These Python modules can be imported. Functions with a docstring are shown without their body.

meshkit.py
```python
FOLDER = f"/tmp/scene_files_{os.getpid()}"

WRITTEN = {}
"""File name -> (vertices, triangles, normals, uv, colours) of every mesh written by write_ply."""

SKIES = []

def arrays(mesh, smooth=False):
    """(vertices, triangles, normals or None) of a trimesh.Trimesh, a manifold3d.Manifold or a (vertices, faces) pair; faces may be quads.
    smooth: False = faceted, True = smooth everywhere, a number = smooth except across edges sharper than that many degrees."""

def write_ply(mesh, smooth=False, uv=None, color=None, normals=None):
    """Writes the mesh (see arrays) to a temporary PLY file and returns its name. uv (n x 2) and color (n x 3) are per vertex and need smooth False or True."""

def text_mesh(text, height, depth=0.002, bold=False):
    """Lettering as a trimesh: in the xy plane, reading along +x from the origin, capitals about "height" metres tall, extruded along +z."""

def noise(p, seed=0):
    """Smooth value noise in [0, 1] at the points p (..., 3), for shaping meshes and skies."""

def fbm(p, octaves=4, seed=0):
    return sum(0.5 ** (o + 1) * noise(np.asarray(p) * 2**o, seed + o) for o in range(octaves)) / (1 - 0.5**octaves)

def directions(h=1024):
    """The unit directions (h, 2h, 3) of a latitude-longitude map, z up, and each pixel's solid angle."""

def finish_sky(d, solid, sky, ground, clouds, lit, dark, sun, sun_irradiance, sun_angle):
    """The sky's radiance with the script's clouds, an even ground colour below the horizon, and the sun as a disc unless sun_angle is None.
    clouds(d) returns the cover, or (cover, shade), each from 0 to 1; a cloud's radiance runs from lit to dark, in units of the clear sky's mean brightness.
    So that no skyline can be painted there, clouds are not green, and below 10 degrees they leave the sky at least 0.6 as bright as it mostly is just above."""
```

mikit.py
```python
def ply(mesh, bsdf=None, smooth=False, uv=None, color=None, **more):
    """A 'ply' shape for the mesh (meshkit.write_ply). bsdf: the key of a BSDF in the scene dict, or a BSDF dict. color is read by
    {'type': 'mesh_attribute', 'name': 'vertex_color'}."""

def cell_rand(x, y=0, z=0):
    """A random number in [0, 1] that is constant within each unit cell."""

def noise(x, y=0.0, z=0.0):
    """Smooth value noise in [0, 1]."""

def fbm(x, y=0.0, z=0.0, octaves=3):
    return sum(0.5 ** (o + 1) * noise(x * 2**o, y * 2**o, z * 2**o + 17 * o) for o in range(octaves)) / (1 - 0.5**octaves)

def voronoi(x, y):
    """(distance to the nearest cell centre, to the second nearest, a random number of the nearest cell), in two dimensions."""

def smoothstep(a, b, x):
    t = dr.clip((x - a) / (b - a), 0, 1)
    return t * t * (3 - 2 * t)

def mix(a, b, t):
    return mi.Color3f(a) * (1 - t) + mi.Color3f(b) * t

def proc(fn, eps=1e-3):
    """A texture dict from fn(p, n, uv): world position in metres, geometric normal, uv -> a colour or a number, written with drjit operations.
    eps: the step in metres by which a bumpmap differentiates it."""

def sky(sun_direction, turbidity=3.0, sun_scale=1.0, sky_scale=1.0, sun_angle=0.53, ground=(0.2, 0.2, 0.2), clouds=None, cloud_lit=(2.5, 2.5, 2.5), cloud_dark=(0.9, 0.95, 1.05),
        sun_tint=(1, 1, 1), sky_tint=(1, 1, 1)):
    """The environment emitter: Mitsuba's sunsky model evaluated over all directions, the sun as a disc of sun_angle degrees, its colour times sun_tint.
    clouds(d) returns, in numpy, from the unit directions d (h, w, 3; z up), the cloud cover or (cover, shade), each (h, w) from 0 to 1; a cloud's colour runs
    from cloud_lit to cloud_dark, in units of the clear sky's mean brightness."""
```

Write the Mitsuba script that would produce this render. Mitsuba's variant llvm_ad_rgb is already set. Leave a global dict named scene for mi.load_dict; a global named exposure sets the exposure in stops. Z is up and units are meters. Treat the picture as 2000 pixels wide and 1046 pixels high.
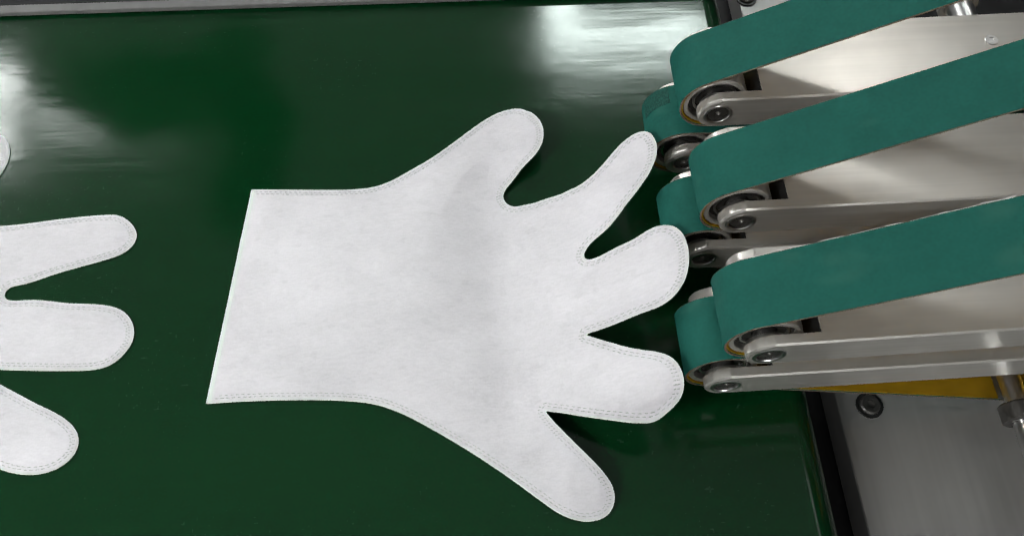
import math
import numpy as np, trimesh, shapely, mitsuba as mi, mikit, meshkit
import manifold3d as m3
from shapely.geometry import Point, Polygon, LineString, box
from scipy.spatial import Delaunay
from mikit import proc, noise, fbm, smoothstep, mix
import drjit as dr

# ---------------------------------------------------------------- camera, light, exposure
CAM_EYE, CAM_FORWARD, CAM_UP = [-0.02022, -0.22985, 0.44358], [0.04045, 0.45971, -0.88715], [0.04472, 0.88615, 0.46123]
CAM_FOV = 62.071   # degrees, horizontal

T = mi.ScalarTransform4f
scene, labels = {'type': 'scene'}, {}
eye, fwd = np.array(CAM_EYE), np.array(CAM_FORWARD)
scene['camera'] = {'type': 'perspective', 'fov': CAM_FOV, 'fov_axis': 'x', 'near_clip': 0.01, 'far_clip': 60.0,
                   'to_world': T().look_at(origin=eye.tolist(), target=(eye + fwd).tolist(), up=CAM_UP)}
exposure = 0.0
scene['room_light'] = {'type': 'constant', 'radiance': {'type': 'rgb', 'value': [0.165, 0.167, 0.165]}}
TUBE_L, PANEL_L = 15.0, 9.0
LAMPS = [   # centre x, y, z of fittings, length along x, depth along y, tube radius, radiance of tubes
    (0.68, 2.40, 2.40, 0.72, 0.62, 0.034, 36.0),
    (-2.72, 2.10, 2.40, 1.66, 0.50, 0.045, 26.0),
    (-1.20, -0.68, 1.10, 0.60, 0.30, 0.055, 47.0),  # added fill, makes the gloves brighter towards the left
    (0.10, 4.10, 2.40, 2.40, 0.60, 0.055, 22.0),
    (-2.60, 4.10, 2.40, 2.40, 0.60, 0.055, 22.0),
    (0.50, -2.60, 1.50, 1.60, 0.50, 0.055, 10.0),  # added fill for the side faces that look at the camera
    (1.95, 1.45, 2.40, 1.80, 1.00, 0.080, 2.7),  # added fill, brightens the bar tops by its reflection
    (1.47, 0.32, 2.40, 0.46, 0.26, 0.055, 0.9),
    (-1.52, 2.02, 2.40, 0.56, 0.16, 0.030, 5.0),
]

# ---------------------------------------------------------------- helpers
def numbered(key):
    if key not in scene and key not in labels and not any(k.startswith(key + '__') for k in scene):
        return key
    i = 1
    while True:
        k = f'{key}_{i:03d}'
        if k not in scene and k not in labels and not any(q.startswith(k + '__') for q in scene):
            return k
        i += 1

def thing(name, label, cat, group=None, kind=None):
    key = numbered(name)
    labels[key] = {'label': label, 'category': cat}
    if group: labels[key]['group'] = group
    if kind: labels[key]['kind'] = kind
    return key

def part(name, mesh, bsdf, parent, smooth=30, label=None, kind=None, **more):
    key = numbered(parent + '__' + name)
    scene[key] = mikit.ply(mesh, bsdf, smooth=smooth, **more)
    d = {}
    if label: d['label'] = label
    if kind: d['kind'] = kind
    if d: labels[key] = d
    return key

def cat(ms): return trimesh.util.concatenate(ms)

def tri(poly):
    """Triangles of a shapely polygon in 2-D."""
    return trimesh.creation.triangulate_polygon(poly, engine='earcut')

def ring_pts(r, ccw=True):
    c = np.array(r.coords)[:-1]
    s = np.sum(c[:, 0] * np.roll(c[:, 1], -1) - np.roll(c[:, 0], -1) * c[:, 1])
    return c if (s > 0) == ccw else c[::-1]

def inset(c, d):
    """A ring moved inwards (ccw) by d along its vertex normals."""
    a, b = np.roll(c, 1, 0), np.roll(c, -1, 0)
    t1, t2 = c - a, b - c
    t1 /= np.linalg.norm(t1, axis=1, keepdims=True); t2 /= np.linalg.norm(t2, axis=1, keepdims=True)
    n = np.stack([-(t1 + t2)[:, 1], (t1 + t2)[:, 0]], 1)
    n /= np.linalg.norm(n, axis=1, keepdims=True) + 1e-12
    k = np.clip(1.0 / np.maximum((n * np.stack([-t1[:, 1], t1[:, 0]], 1)).sum(1), .5), 1, 1.6)
    return c + n * (d * k)[:, None]

def prism(poly, z0, z1, c=0.0):
    """A closed solid of the polygon (may have holes) between z0 and z1 with edges chamfered by c."""
    rings = [ring_pts(poly.exterior, True)] + [ring_pts(r, False) for r in poly.interiors]
    levels = [(z0, c), (z0 + c, 0), (z1 - c, 0), (z1, c)] if c > 0 else [(z0, 0), (z1, 0)]
    V, F, at, caps = [], [], 0, {0: [], len(levels) - 1: []}
    for r in rings:
        n = len(r)
        for li, (z, d) in enumerate(levels):
            p = inset(r, d) if d else r
            V.append(np.c_[p, np.full(n, z)])
            if li in caps: caps[li].append((p, at + li * n))
        i = np.arange(n); j = (i + 1) % n
        for li in range(len(levels) - 1):
            a, b = at + li * n, at + (li + 1) * n
            F += [np.c_[a + i, a + j, b + j], np.c_[a + i, b + j, b + i]]
        at += n * len(levels)
    V = np.vstack(V)
    for li, rr in caps.items():
        pg = Polygon(rr[0][0], [q[0] for q in rr[1:]])
        v, f = tri(pg)
        allp, alli = np.vstack([q[0] for q in rr]), np.concatenate([q[1] + np.arange(len(q[0])) for q in rr])
        from scipy.spatial import cKDTree
        idx = alli[cKDTree(allp).query(v)[1]]
        f = idx[f]
        e1, e2 = V[f[:, 1]] - V[f[:, 0]], V[f[:, 2]] - V[f[:, 0]]
        up = np.cross(e1, e2)[:, 2] > 0
        f = np.where((up == (li > 0))[:, None], f, f[:, ::-1])
        F.append(f)
    return trimesh.Trimesh(V, np.vstack(F), process=False)

def upright(m):
    """Profile plane (u, w) with extrusion v: (x, y, z) of prism -> (u, v, w)."""
    m = m.copy(); v = m.vertices
    m.vertices = np.c_[v[:, 0], v[:, 2], v[:, 1]]
    m.faces = m.faces[:, ::-1]
    return m

def man(m): 
    return m3.Manifold(m3.Mesh(np.asarray(m.vertices, np.float32), np.asarray(m.faces, np.uint32)))

def unman(M):
    q = M.to_mesh(); return trimesh.Trimesh(np.array(q.vert_properties[:, :3]), np.array(q.tri_verts), process=False)

def solid_box(x0, x1, y0, y1, z0, z1, c=0.0):
    return prism(box(x0, y0, x1, y1), z0, z1, c)

def lathe(profile, axis='y', n=48, at=(0, 0, 0)):
    """profile: closed list of (radius, along); a turned solid about the axis."""
    p = np.array(profile, float); k = len(p); a = np.arange(n) * 2 * math.pi / n
    V = np.stack([p[None, :, 0] * np.cos(a)[:, None], p[None, :, 0] * np.sin(a)[:, None], np.broadcast_to(p[None, :, 1], (n, k))], -1).reshape(-1, 3)
    i, j = np.meshgrid(np.arange(n), np.arange(k - 1), indexing='ij')
    A, B, C, D = i * k + j, ((i + 1) % n) * k + j, ((i + 1) % n) * k + j + 1, i * k + j + 1
    F = np.vstack([np.stack([A, B, C], -1).reshape(-1, 3), np.stack([A, C, D], -1).reshape(-1, 3)])
    m = trimesh.Trimesh(V, F, process=False); m.merge_vertices(); m.update_faces(m.nondegenerate_faces())
    if axis == 'y': m.vertices = np.c_[m.vertices[:, 0], m.vertices[:, 2], m.vertices[:, 1]]; m.invert()
    if axis == 'x': m.vertices = np.c_[m.vertices[:, 2], m.vertices[:, 0], m.vertices[:, 1]]
    if m.volume < 0: m.invert()
    m.apply_translation(at)
    return m

# ---------------------------------------------------------------- materials
def bsdf(name, d): scene[name] = d

def belt_col(p, n, uv):
    a = fbm(p.x * 9, p.y * 9, 3.0); b = noise(p.x * 40, p.y * 420, 1.0)
    g = noise(p.x * 1300, p.y * 1500, 6.0)
    k = 0.82 + 0.22 * a + 0.06 * b + 0.22 * g
    dust = smoothstep(0.90, 0.97, noise(p.x * 620, p.y * 700, 3.0)) * smoothstep(0.45, 0.7, fbm(p.x * 20, p.y * 20, 8.0))
    return mix(mi.Color3f(0.0013, 0.0235, 0.0064) * k, mi.Color3f(0.030, 0.060, 0.042), 0.6 * dust)
def belt_bump(p, n, uv):
    streak = noise(p.x * 45, p.y * 800, 0.5) + 2.2 * noise(p.x * 20, p.y * 230, 7.5)
    wave = fbm(p.x * 22, p.y * 45, 2.2)
    return streak * 0.56 + wave * 6.0
def belt_rough(p, n, uv):
    return 0.085 + 0.06 * fbm(p.x * 14, p.y * 50, 5.0)
bsdf('belt_green', {'type': 'bumpmap', 'tex': proc(belt_bump, 2e-4), 'scale': 2.4e-5,
     'bsdf': {'type': 'principled', 'base_color': proc(belt_col), 'roughness': proc(belt_rough), 'specular': 0.55}})

def teal_col(p, n, uv):
    a = fbm(p.x * 70, p.y * 70, p.z * 70); b = noise(p.x * 900, p.y * 900, p.z * 900)
    s = smoothstep(0.60, 0.78, fbm(p.x * 35 + 4, p.y * 90, p.z * 35))
    c = mi.Color3f(0.0110, 0.090, 0.071) * (0.82 + 0.26 * a + 0.16 * b)
    return mix(c, mi.Color3f(0.03, 0.12, 0.092), 0.55 * s)
def teal_bump(p, n, uv): return noise(p.x * 1500, p.y * 1500, p.z * 1500)
bsdf('teal_belt', {'type': 'bumpmap', 'tex': proc(teal_bump, 2e-4), 'scale': 5e-5,
     'bsdf': {'type': 'principled', 'base_color': proc(teal_col), 'roughness': 0.7, 'specular': 0.12}})
def splice_col(p, n, uv):
    b = noise(p.x * 1400, p.y * 1400, p.z * 1400)
    return mi.Color3f(0.010, 0.062, 0.048) * (0.6 + 0.8 * b)
bsdf('teal_splice', {'type': 'principled', 'base_color': proc(splice_col), 'roughness': 0.75, 'specular': 0.2})
def tan_col(p, n, uv):
    return mi.Color3f(0.20, 0.15, 0.115) * (0.6 + 0.7 * noise(p.x * 800, p.y * 800, p.z * 800))
bsdf('belt_side', {'type': 'diffuse', 'reflectance': proc(tan_col)})
def yellow_col(p, n, uv):
    return mi.Color3f(0.36, 0.205, 0.009) * (0.75 + 0.4 * fbm(p.x * 60, p.y * 160, p.z * 60))
bsdf('yellow_core', {'type': 'principled', 'base_color': proc(yellow_col), 'roughness': 0.5, 'specular': 0.3})

def satin_col(p, n, uv):
    b = fbm(p.x * 12, p.y * 500, p.z * 500); a = fbm(p.x * 30, p.y * 30, p.z * 30)
    return mi.Color3f(0.60, 0.57, 0.53) * (0.84 + 0.12 * b + 0.14 * a)
def satin_rough(p, n, uv):
    return 0.225 + 0.08 * fbm(p.x * 40, p.y * 40, p.z * 40)
def satin_bump(p, n, uv): return noise(p.x * 120, p.y * 2600, p.z * 2600)
bsdf('satin_steel', {'type': 'bumpmap', 'tex': proc(satin_bump, 1e-4), 'scale': 3.5e-6,
     'bsdf': {'type': 'principled', 'base_color': proc(satin_col), 'roughness': proc(satin_rough), 'metallic': 0.58, 'specular': 0.5}})
bsdf('bright_steel', {'type': 'principled', 'base_color': {'type': 'rgb', 'value': [0.72, 0.71, 0.70]}, 'roughness': 0.26, 'metallic': 1.0})
bsdf('dark_steel', {'type': 'principled', 'base_color': {'type': 'rgb', 'value': [0.10, 0.095, 0.09]}, 'roughness': 0.38, 'metallic': 0.7})
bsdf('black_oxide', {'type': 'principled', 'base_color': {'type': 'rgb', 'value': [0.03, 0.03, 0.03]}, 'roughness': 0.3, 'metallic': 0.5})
def plate_col(p, n, uv):
    a = fbm(p.x * 18, p.y * 18, 4.0); b = fbm(p.x * 300, p.y * 14, 4.0)
    return mi.Color3f(0.43, 0.425, 0.415) * (0.75 + 0.3 * a + 0.12 * b)
bsdf('plate_steel', {'type': 'principled', 'base_color': proc(plate_col), 'roughness': 0.36, 'metallic': 0.55})
def rail_col(p, n, uv):
    return mi.Color3f(0.15, 0.148, 0.145) * (0.8 + 0.3 * fbm(p.x * 200, p.y * 60, p.z * 60))
bsdf('rail_metal', {'type': 'principled', 'base_color': proc(rail_col), 'roughness': 0.55, 'metallic': 0.1, 'specular': 0.3})
bsdf('dark_paint', {'type': 'principled', 'base_color': {'type': 'rgb', 'value': [0.012, 0.012, 0.013]}, 'roughness': 0.6, 'specular': 0.2})

def cloth_col(p, n, uv):
    cloud = 0.50 * fbm(p.x * 38, p.y * 60, 0.7, 4) + 0.50 * fbm(p.x * 16, p.y * 10, 4.7, 3)
    fibre = noise(p.x * 420, p.y * 1300, 2.0) * 0.5 + noise(p.x * 1500, p.y * 1500, 5.0) * 0.5
    spot = smoothstep(0.62, 0.80, fbm(p.x * 160, p.y * 260, 9.0))
    k = 0.70 + 0.48 * cloud + 0.12 * fibre - 0.04 * spot
    return mi.Color3f(0.690, 0.667, 0.694) * k
def cloth_bump(p, n, uv):
    return noise(p.x * 700, p.y * 1500, 2.0) + 2.0 * fbm(p.x * 90, p.y * 130, 4.0)
bsdf('nonwoven', {'type': 'bumpmap', 'tex': proc(cloth_bump, 2e-4), 'scale': 5e-5,
     'bsdf': {'type': 'principled', 'base_color': proc(cloth_col), 'roughness': 0.85, 'specular': 0.15, 'sheen': 0.2}})
bsdf('nonwoven_single', {'type': 'principled', 'base_color': {'type': 'rgb', 'value': [0.70, 0.765, 0.71]}, 'roughness': 0.85, 'specular': 0.15})
bsdf('weld_grey', {'type': 'principled', 'base_color': {'type': 'rgb', 'value': [0.45, 0.47, 0.45]}, 'roughness': 0.5, 'specular': 0.3})
bsdf('lint', {'type': 'diffuse', 'reflectance': {'type': 'rgb', 'value': [0.62, 0.62, 0.60]}})
bsdf('lamp_white', {'type': 'diffuse', 'reflectance': {'type': 'rgb', 'value': [0.75, 0.75, 0.75]}})

# ---------------------------------------------------------------- the conveyor, its rail and the plate after its end
END_X, ROLL_R = 0.1462, 0.015
def conveyor():
    t = thing('conveyor_belt', 'wide glossy dark green conveyor belt lying under both white gloves', 'conveyor belt')
    # profile in (x, z): top run, round the end roller, back underneath; a closed loop 2 mm thick
    loop = shapely.unary_union([Point(END_X, -ROLL_R).buffer(ROLL_R, 48), Point(-1.2, -ROLL_R).buffer(ROLL_R, 24)]).convex_hull
    band = Polygon(loop.exterior.coords, [loop.buffer(-0.002).exterior.coords])
    part('belt', upright(prism(band, -0.42, 0.2135)), 'belt_green', t)
    part('roller', lathe([(0, -0.41), (ROLL_R - 0.0022, -0.41), (ROLL_R - 0.0022, 0.205), (0, 0.205)], 'y', 64, (END_X, 0, -ROLL_R)), 'dark_steel', t)
    r = thing('side_rail', 'grey metal guide rail along the far edge of the green belt', 'rail')
    part('bar', solid_box(-1.2, 0.16, 0.2095, 0.2165, 0.0015, 0.0055, 0.0006), 'rail_metal', r)
    part('bracket', solid_box(-1.2, 0.16, 0.2185, 0.2300, -0.05, -0.012), 'dark_paint', r)
conveyor()

PX, PZ = 0.1908, -0.042
def socket_screw(r, h, hex_r):
    head = prism(Point(0, 0).buffer(r, 24), 0, h, min(0.0009, 0.3 * h))
    hx = Polygon([(hex_r * math.cos(a), hex_r * math.sin(a)) for a in np.arange(6) * math.pi / 3])
    return unman(man(head) - man(prism(hx, h * 0.35, h + 0.01)))
def end_plate():
    t = thing('end_plate', 'grey steel plate beyond the end of the green conveyor belt', 'plate')
    part('top_plate', solid_box(PX, 0.70, -0.60, 0.62, PZ - 0.022, PZ, 0.0007), 'plate_steel', t)
    for x, y in ((0.2096, -0.0813), (0.1965, 0.2470)):
        s = socket_screw(0.0060, 0.0030, 0.0030); s.apply_translation((x, y, PZ))
        k = part('screw', s, 'dark_steel', t)
        w = prism(Polygon(Point(0, 0).buffer(0.0080, 24).exterior.coords, [Point(0, 0).buffer(0.0061, 24).exterior.coords]), 0, 0.0012)
        w.apply_translation((x, y, PZ)); part('washer', w, 'black_oxide', k)
end_plate()
b = thing('gap_shade_bed', 'black machine bed added to darken the gap below the belt end and plate', 'machine bed')
part('deck', solid_box(0.10, 0.70, -0.60, 0.62, -0.20, PZ - 0.024), 'dark_paint', b)  # black box added so the gap goes dark
scene['machine_floor'] = mikit.ply(solid_box(-3, 3, -3, 3, -0.82, -0.80), 'dark_paint'); labels['machine_floor'] = {'label': 'dark floor far below the machine', 'kind': 'structure'}

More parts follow.
